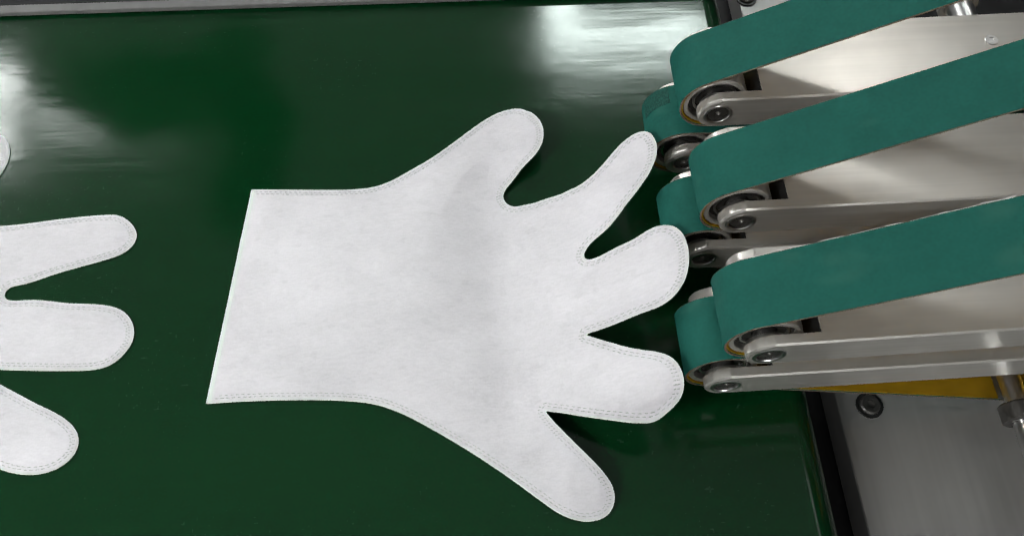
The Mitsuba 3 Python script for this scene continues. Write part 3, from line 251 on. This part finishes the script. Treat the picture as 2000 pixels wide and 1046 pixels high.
def rise(X, Y):
    """The fingers lift from the belt towards the nip between the upper and lower arms."""
    s = np.clip((X - LIFT_X0) / (LIFT_X1 - LIFT_X0), 0, 1.35)
    t = np.clip((Y + 0.150) / 0.065, 0, 1)
    return LIFT_H * s ** LIFT_P * (t * t * (3 - 2 * t))
def crumple(X, Y, amp):
    p = np.c_[X, Y, X * 0]
    z = (meshkit.fbm(p * [26, 34, 1], 3, 5)) * 1.0 + 0.35 * meshkit.noise(p * [90, 60, 1], 8)
    for x0, wd, h in ((0.010, 0.0035, 1.0), (0.022, 0.005, 1.3), (0.036, 0.004, 0.8), (-0.06, 0.012, 1.0)):
        z = z + h * np.exp(-((X - x0) / wd) ** 2)
    for ax, ay, bx, by, wd, h in ((-0.165, 0.030, -0.105, -0.052, 0.0030, 0.9), (-0.120, 0.045, -0.020, 0.030, 0.0022, 0.6),
                                  (-0.100, -0.060, -0.030, -0.020, 0.0024, 0.7), (-0.150, -0.035, -0.120, -0.060, 0.002, 0.6), (-0.01, 0.055, 0.012, 0.090, 0.0022, 0.7)):
        a, e = np.array([ax, ay]), np.array([bx - ax, by - ay]); q = np.c_[X, Y] - a
        u = q @ e / (e @ e); dist = (q[:, 0] * e[1] - q[:, 1] * e[0]) / np.linalg.norm(e) + 0.003 * np.sin(u * 5)
        z = z + h * np.exp(-(dist / wd) ** 2) * np.clip(4 * u * (1 - u), 0, 1)
    return amp * z
def sheet_points(poly, step):
    """Boundary and inner points of the polygon and their triangles."""
    ring = poly.exterior
    n = int(ring.length / 0.0016)
    b = np.array([ring.interpolate(i / n, normalized=True).coords[0] for i in range(n)])
    x0, y0, x1, y1 = poly.bounds
    gx, gy = np.meshgrid(np.arange(x0, x1, step), np.arange(y0, y1, step * 0.87))
    gx = gx + (np.arange(len(gx)) % 2)[:, None] * step / 2
    g = np.c_[gx.ravel(), gy.ravel()]
    g = g[shapely.contains_xy(poly.buffer(-step * 0.45), g[:, 0], g[:, 1])]
    P = np.vstack([b, g]); f = Delaunay(P).simplices
    c = P[f].mean(1)
    f = f[shapely.contains_xy(poly, c[:, 0], c[:, 1])]
    a = np.cross(np.c_[P[f[:, 1]] - P[f[:, 0]], np.zeros(len(f))], np.c_[P[f[:, 2]] - P[f[:, 0]], np.zeros(len(f))])[:, 2]
    f = np.where((a > 0)[:, None], f, f[:, ::-1])[np.abs(a) > 1e-12]
    return P, f
def cloth(poly, step, zf, thick, puff=0.0, pocket=0.0):
    """A thick sheet over the polygon: underside at zf, top at zf + thick + puff away from the edge."""
    P, f = sheet_points(poly, step)
    d = shapely.distance(shapely.points(P), poly.exterior)
    z0 = zf(P[:, 0], P[:, 1])
    top = z0 + thick * (0.35 + 0.65 * np.clip(d / 0.0012, 0, 1)) + puff * (0.55 * np.clip((d - 0.0043) / 0.0026, 0, 1) + 0.45 * (1 - np.exp(-(d / 0.016) ** 2)))
    if pocket:   # air between the layers under the palm
        up, dn = np.clip((P[:, 0] + 0.160) / 0.100, 0, 1), np.clip((0.012 - P[:, 0]) / 0.062, 0, 1)
        sm = lambda t: t * t * (3 - 2 * t)
        lift = pocket * sm(up) * sm(dn) * (1 - np.exp(-(np.maximum(d - 0.004, 0) / 0.022) ** 2))
        z0, top = z0 + lift, top + lift
    n = len(P); V = np.vstack([np.c_[P, z0], np.c_[P, top]])
    e = np.sort(np.vstack([f[:, [0, 1]], f[:, [1, 2]], f[:, [2, 0]]]), 1)
    ed = np.vstack([f[:, [0, 1]], f[:, [1, 2]], f[:, [2, 0]]])
    _, inv, cnt = np.unique(e, axis=0, return_inverse=True, return_counts=True)
    be = ed[cnt[inv.ravel()] == 1]
    side = np.vstack([np.c_[be[:, 0], be[:, 1], be[:, 1] + n], np.c_[be[:, 0], be[:, 1] + n, be[:, 0] + n]])
    return trimesh.Trimesh(V, np.vstack([f[:, ::-1], f + n, side]), process=False)
def weld(poly, zf, cuff):
    """Two rows of pressed dashes inside the edge, none along the open cuff: one low tablet per dash."""
    out = []
    rng = np.random.default_rng(4)
    for off, ph in ((0.00235, 0.0), (0.00385, 0.4)):
        q = poly.buffer(-off, join_style=1)
        for g in getattr(q, 'geoms', [q]):
            L = g.exterior.length; s = ph * 0.001
            while s < L:
                a, b = np.array(g.exterior.interpolate(s).coords[0]), np.array(g.exterior.interpolate((s + 0.0005) % L).coords[0])
                t = (b - a) / (np.linalg.norm(b - a) + 1e-12)
                steep = abs(t[1]) > 0.78
                if cuff.distance(Point(a)) > off + 0.0009:
                    ln, wd = (0.0021, 0.00042) if not steep else (0.0013, 0.00050)
                    dd = t if not steep else np.array([1.0, -0.12])
                    ln *= rng.uniform(.88, 1.08); nn = np.array([-dd[1], dd[0]])
                    c4 = [a + dd * ln / 2 * i + nn * wd / 2 * j for i, j in ((-1, -.7), (.6, -1), (1, 0), (.6, 1), (-1, .7))]
                    c4 = np.array(c4); z = zf(c4[:, 0], c4[:, 1]); k = len(c4)
                    V = np.vstack([np.c_[c4, z + 0.00018], np.c_[c4, z + 0.00062]])
                    V[k:, :2] = a + (V[k:, :2] - a) * 0.8
                    F = [[0 + k, i + k, i + 1 + k] for i in range(1, k - 1)] + [[i, (i + 1) % k, (i + 1) % k + k] for i in range(k)] + [[i, (i + 1) % k + k, i + k] for i in range(k)]
                    m = trimesh.Trimesh(V, F, process=False)
                    out.append(m)
                s += 0.0030 if not steep else 0.0019
    return cat(out)
def glove(outline, label, lifted, cuff_line):
    t = thing('white_glove', label, 'glove', 'flat white gloves on the conveyor belt')
    poly = Polygon(np.array(outline) / 1000.0).buffer(0)
    up = rise if lifted else (lambda X, Y: X * 0)
    base = lambda X, Y: 0.0004 + up(X, Y) + crumple(X, Y, 0.00052)
    part('back_layer', cloth(poly, 0.0040, base, 0.00035), 'nonwoven_single', t, smooth=40)
    inner = poly.buffer(-0.0007).difference(LineString(np.array(cuff_line) / 1000.0).buffer(0.0026))
    wave = lambda X, Y: base(X, Y) + 0.00038
    part('front_layer', cloth(inner, 0.0017, wave, 0.00030, 0.0008, 0.0075), 'nonwoven', t, smooth=40)
    part('weld_seam', weld(poly, lambda X, Y: wave(X, Y), LineString(np.array(cuff_line) / 1000.0)), 'weld_grey', t, smooth=False, kind='stuff',
         label='two rows of pressed grey dashes along the glove edge')
glove(GLOVE_A, 'whole flat white glove in the middle with fingers reaching the teal belts', True, [GLOVE_A[0], min(GLOVE_A)])
glove(GLOVE_B, 'white glove at the left edge of the picture with only its fingertips in view', False, [GLOVE_B[0], min(GLOVE_B)])

# ---------------------------------------------------------------- the belt arms
UNITS = [   # nose pulley centre x, y, z (m), pitch, yaw of the arm, angle of the belt run (degrees)
    (0.11, 0.066, 0.0838, 0.89, 0.25, 25.37),
    (0.1111, 0.0017, 0.0807, 0.1, 0.51, 26.62),
    (0.1106, -0.0696, 0.0824, 0.92, 0.77, 21.54),
    (0.1002, 0.0644, 0.0421, -0.04, -0.97, 24.0),
    (0.1007, 0.0024, 0.0419, -0.94, 0.09, 24.0),
    (0.1004, -0.0693, 0.042, 0.86, 0.39, 24.0),
]

R, AR, BW, FW, NOTCH, ARM_T, TOP, BACK = 0.0192, 0.0106, 0.0170, 0.0241, 0.0217, 0.0052, 0.0122, 0.0020
def frame(pit, yaw, P):
    p, y = math.radians(pit), math.radians(yaw)
    u = np.array([math.cos(p) * math.cos(y), math.cos(p) * math.sin(y), math.sin(p)]); v = np.array([-math.sin(y), math.cos(y), 0]); w = np.cross(u, v)
    M = np.eye(4); M[:3, 0], M[:3, 1], M[:3, 2], M[:3, 3] = u, v, w, P
    return M
def circ(x, z, r, n=40): return Point(x, z).buffer(r, n)

def bar_mesh(length):
    prof = shapely.unary_union([circ(0, 0, AR, 24), box(0.0, -AR, length, TOP), Polygon([(0, AR), (0.02, TOP), (0.02, -AR), (0, -AR)])]).convex_hull.buffer(-0.004).buffer(0.004)
    prof = prof.simplify(0.00003)
    body = man(upright(prism(prof, -FW, FW + BACK, 0.0009)))
    body -= man(solid_box(-0.03, NOTCH, -FW + ARM_T, FW - ARM_T, -0.03, 0.03))
    body -= man(lathe([(0, -FW - 0.01), (0.0068, -FW - 0.01), (0.0068, -FW + 0.0018), (0, -FW + 0.0018)], 'y', 40))
    body -= man(lathe([(0, FW + 0.01), (0.0058, FW + 0.01), (0.0058, FW - 0.0016), (0, FW - 0.0016)], 'y', 40))
    return unman(body)
def loop_poly(upper, al):
    a = math.radians(al)
    if upper:
        cs = [(0, 0, R), (0.42 * math.cos(a), 0.42 * math.sin(a), R), (0.36, 0, R)]
    else:
        b = math.radians(17.5); r = 0.008; U = 0.196
        n = np.array([-math.sin(b), -math.cos(b)]); c = U * np.array([math.cos(b), -math.sin(b)]) + (R - r) * n
        cs = [(0, 0, R), (0.225, 0, R), (c[0], c[1], r)]
    return shapely.unary_union([circ(*q) for q in cs]).convex_hull, cs
def ring(poly, d0, d1):
    o = poly.buffer(-d0) if d0 else poly
    return Polygon(o.exterior.coords, [poly.buffer(-d1).exterior.coords])

ROW = ['at the back', 'in the middle', 'nearest the camera']
UP_L = ['back upper teal belt arm, belt running off the top edge of the picture',
        'middle upper teal belt arm, between the back and front upper ones',
        'front upper teal belt arm with frayed white belt edge, nearest of the three large belts']
LO_L = ['back lower teal belt arm with a dark splice, tucked under the back upper belt',
        'middle lower teal belt arm, its nose beside the second longest finger gap of the glove',
        'front lower teal belt arm with the yellow belt underside showing, lowest of all']
bar_cache = bar_mesh(0.36)
def arm(i, spec):
    upper = i < 3; x, y, z, pit, yaw, al = spec
    M = frame(pit, yaw, (x, y, z))
    t = thing('belt_arm', (UP_L if upper else LO_L)[i % 3], 'belt arm', 'upper belt arms' if upper else 'lower belt arms')
    def put(name, m, mat, parent=t, **k):
        m = m.copy(); m.apply_transform(M); return part(name, m, mat, parent, **k)
    bar = put('bar', bar_cache, 'satin_steel', smooth=30)
    put('notch_shade', solid_box(NOTCH - 0.0004, NOTCH + 0.0004, -FW + ARM_T - 0.0004, FW - ARM_T + 0.0004, -AR + 0.0005, TOP - 0.0008), 'black_oxide', bar)  # black sheet over the end wall, imitates shade inside the notch
    poly, cs = loop_poly(upper, al)
    belt = put('belt', upright(prism(ring(poly, 0, 0.0011), -BW, BW, 0.00012)), 'teal_belt')
    put('inner_layer', upright(prism(ring(poly, 0.00112, 0.0019), -BW + 0.0005, BW - 0.0005)), 'yellow_core', belt, label='yellow inner face of the belt')
    e = [upright(prism(ring(poly, 0.00015, 0.00105), s * BW - 0.00012, s * BW + 0.00012)) for s in (-1, 1)]
    put('cut_edge', cat(e), 'belt_side', belt, label='brownish cut edges of the belt')
    # nose pulley: hollow rim with a recessed bearing, and its shaft
    r0 = R - 0.0021; pw = BW - 0.0012
    rim = lathe([(r0 - 0.0028, -pw + 0.0004), (r0 - 0.0024, -pw), (r0 - 0.0005, -pw), (r0, -pw + 0.0006), (r0, pw - 0.0006), (r0 - 0.0005, pw), (r0 - 0.0028, pw), (r0 - 0.0028, -pw + 0.0004)], 'y', 96)
    pl = put('pulley', rim, 'satin_steel', label='steel nose pulley inside the belt')
    q = pw - 0.0035
    put('bearing', lathe([(0.0062, -q), (r0 - 0.0029, -q), (r0 - 0.0029, q), (0.0062, q), (0.0062, -q)], 'y', 64), 'dark_steel', pl)
    g = [lathe([(0.0105, -q - 0.0012), (0.0117, -q - 0.0012), (0.0117, -q + 0.001), (0.0105, -q + 0.001), (0.0105, -q - 0.0012)], 'y', 64)]
    put('bearing_race', cat(g), 'bright_steel', pl)
    sh = [(0, -FW + 0.0026), (0.0009, -FW + 0.0024), (0.0016, -FW + 0.0010), (0.0048, -FW + 0.0007), (0.0056, -FW + 0.0012), (0.0056, FW - 0.0013), (0.0, FW - 0.0013)]
    put('shaft', lathe(sh, 'y', 48), 'dark_steel', label='round shaft end set in the fork arm')
    put('shaft_ring', lathe([(0.0059, -FW + 0.0016), (0.0059, -FW + 0.0002), (0.0063, -FW - 0.0003), (0.0074, -FW - 0.0003), (0.0079, -FW + 0.0001), (0.0079, -FW + 0.0004), (0.0067, -FW + 0.0004), (0.0067, -FW + 0.0016), (0.0059, -FW + 0.0016)], 'y', 56), 'bright_steel')
    put('shaft_collar', lathe([(0.0056, -FW + ARM_T + 0.0002), (0.0088, -FW + ARM_T + 0.0002), (0.0088, -pw - 0.0003), (0.0056, -pw - 0.0003), (0.0056, -FW + ARM_T + 0.0002)], 'y', 48), 'bright_steel')
    if not upper:
        put('idler', lathe([(0, -BW), (0.0060, -BW), (0.0060, BW), (0, BW)], 'y', 40, (cs[2][0], 0, cs[2][1])), 'dark_steel')
    if i == 0:
        s = socket_screw(0.0034, 0.0006, 0.0018); s.apply_translation((0.151, 0.0068, TOP))
        put('screw', s, 'bright_steel', bar, label='small socket screw in the top of the bar')
    if i == 3:   # the belt's splice: a raised patch across the nose
        a0, a1 = math.radians(112), math.radians(168)
        arc = [(math.cos(a), math.sin(a)) for a in np.linspace(a0, a1, 24)]
        pg = Polygon([((R + 0.00005) * c, (R + 0.00005) * s) for c, s in arc] + [((R + 0.0003) * c, (R + 0.0003) * s) for c, s in arc[::-1]])
        put('splice', upright(prism(pg, BW * 0.30, BW * 0.99)), 'teal_splice', belt, label='darker splice patch across the belt')
    if i == 2:   # frayed threads along the far edge of the belt
        rng = np.random.default_rng(11); ms = []; a = math.radians(al); u = -0.004
        while u < 0.33:
            ln = rng.uniform(0.003, 0.014); th = rng.uniform(0.0002, 0.0006); c = u + ln / 2
            m = solid_box(-ln / 2, ln / 2, -th / 2, th / 2, -0.0003, 0.0003, 0.0001)
            rz = rng.normal(0, 0.03); m.apply_transform(trimesh.transformations.rotation_matrix(rz, (0, 0, 1)))
            m.apply_transform(trimesh.transformations.rotation_matrix(-a, (0, 1, 0)))
            m.apply_translation((-R * math.sin(a) + c * math.cos(a), BW + 0.0002 + th / 2, R * math.cos(a) + c * math.sin(a) - 0.0004)); ms.append(m)
            u += ln * rng.uniform(0.7, 1.6)
        put('frayed_edge', cat(ms), 'lint', belt, smooth=False, kind='stuff', label='frayed whitish threads along the far belt edge')
for i, spec in enumerate(UNITS): arm(i, spec)

t = thing('cross_shaft', 'bright round steel shaft behind the back upper belt arm', 'shaft')
part('rod', lathe([(0, 0.090), (0.0075, 0.090), (0.0075, 0.45), (0, 0.45)], 'y', 48, (0.2615, 0, 0.0838)), 'bright_steel', t)
part('collar', lathe([(0.0077, 0.112), (0.0110, 0.112), (0.0110, 0.118), (0.0077, 0.118), (0.0077, 0.112)], 'y', 48, (0.2615, 0, 0.0838)), 'bright_steel', t)

def bracket():
    t = thing('idler_post', 'grey round post with a collar at the end of the yellow belt strip', 'post')
    part('post', lathe([(0, -0.150), (0.0060, -0.150), (0.0060, -0.074), (0.0, -0.074)], 'y', 48, (0.2805, 0, -0.0130)), 'bright_steel', t)
    part('collar', lathe([(0.0061, -0.1045), (0.0098, -0.1045), (0.0108, -0.1035), (0.0108, -0.0945), (0.0098, -0.0935), (0.0061, -0.0935), (0.0061, -0.1045)], 'y', 48, (0.2805, 0, -0.0130)), 'dark_steel', t)
bracket()

# ---------------------------------------------------------------- out of view: what the belts and plates mirror, added dark shapes and fill lamps
t = thing('added_housing', 'dark drive housing to the right added to darken that side', 'machine housing')  # unseen dark mass added to block light and blacken the right side
part('cover', solid_box(0.60, 1.3, -0.5, 1.0, -0.02, 0.62, 0.01), 'dark_paint', t)
part('base', solid_box(0.268, 0.515, 0.10, 0.60, -0.0415, 0.045, 0.002), 'dark_paint', t)

def blocker():  # unseen dark lumps, added to give the belt a dark reflection
    t = thing('reflection_blocker', 'dark hood added unseen above the far left of the belt, mirrored there as a blob', 'dark shape')
    balls = [(-0.54, 0.63, 0.60, .058), (-0.68, 0.67, 0.60, .030), (-0.41, 0.66, 0.61, .060), (-0.38, 0.75, 0.62, .048), (-0.33, 0.60, 0.62, .045), (-0.36, 0.44, 0.62, .050), (-0.55, 0.74, 0.64, .035)]
    M = m3.Manifold()
    def sph(b, n=32):
        return m3.Manifold.sphere(b[3], n).translate(b[:3])
    for a, b in ((0, 1), (0, 2), (2, 3), (2, 4), (4, 5), (0, 6)):
        M += m3.Manifold.batch_hull([sph(balls[a]), sph(balls[b])])
    part('cover', unman(M), 'dark_paint', t, smooth=True)
    part('stem', solid_box(-0.42, -0.39, 0.66, 0.69, 0.64, 2.38), 'dark_paint', t)
blocker()

LAMP_LABELS = ['ceiling lamp behind the machine whose glare lies on the belt beside the teal arms', 'ceiling lamp at the far left whose glare lies at the left edge of the belt',
               'unseen fill lamp added low at the front left to brighten the gloves', 'farthest ceiling lamp, over the middle', 'farthest ceiling lamp, over the left',
               'unseen fill lamp added behind the camera to light the arm side faces', 'broad unseen fill lamp added to brighten the tops of the arm bars', 'small ceiling lamp mirrored in the grey end plate', 'narrow dim ceiling lamp between the two bright glares']
for k, (x, y, z, lx, ly, tr, rad) in enumerate(LAMPS):
    t = thing('ceiling_or_fill_lamp', LAMP_LABELS[k], 'lamp', 'lamps around the machine')
    part('housing', solid_box(x - lx / 2, x + lx / 2, y - ly / 2, y + ly / 2, z + 0.04, z + 0.10), 'lamp_white', t)
    runs = [(-1, -0.5, 0.5), (1, -0.5, 0.5)] if k else [(-0.25, -0.5, 0.5), (0.9, -0.5, -0.26)]   # the second tube of the first fitting is short
    for s, a, b in runs:
        a, b = a * lx + .02, b * lx - .02
        m = lathe([(0, a), (tr, a), (tr, b), (0, b)], 'x', 16, (x, y + s * ly * 0.27, z - 0.02))
        part('tube', m, 'lamp_white', t, smooth=False, emitter={'type': 'area', 'radiance': {'type': 'rgb', 'value': [rad * (0.88, 0.97)[k > 0], rad * 1.0, rad * (0.95, 0.98)[k > 0]]}})
t = thing('work_lamp', 'small round lamp head above the machine, out of view', 'lamp')
part('shade', lathe([(0.03, 0.12), (0.095, 0.0), (0.100, 0.0), (0.034, 0.125), (0.03, 0.12)], 'y', 32).apply_transform(trimesh.transformations.rotation_matrix(math.pi / 2, (1, 0, 0))).apply_translation((1.36, 1.93, 2.40)), 'lamp_white', t)
part('bulb', trimesh.creation.icosphere(3, 0.07).apply_translation((1.36, 1.93, 2.42)), 'lamp_white', t, smooth=True, emitter={'type': 'area', 'radiance': {'type': 'rgb', 'value': [34.0, 33.4, 31.6]}})
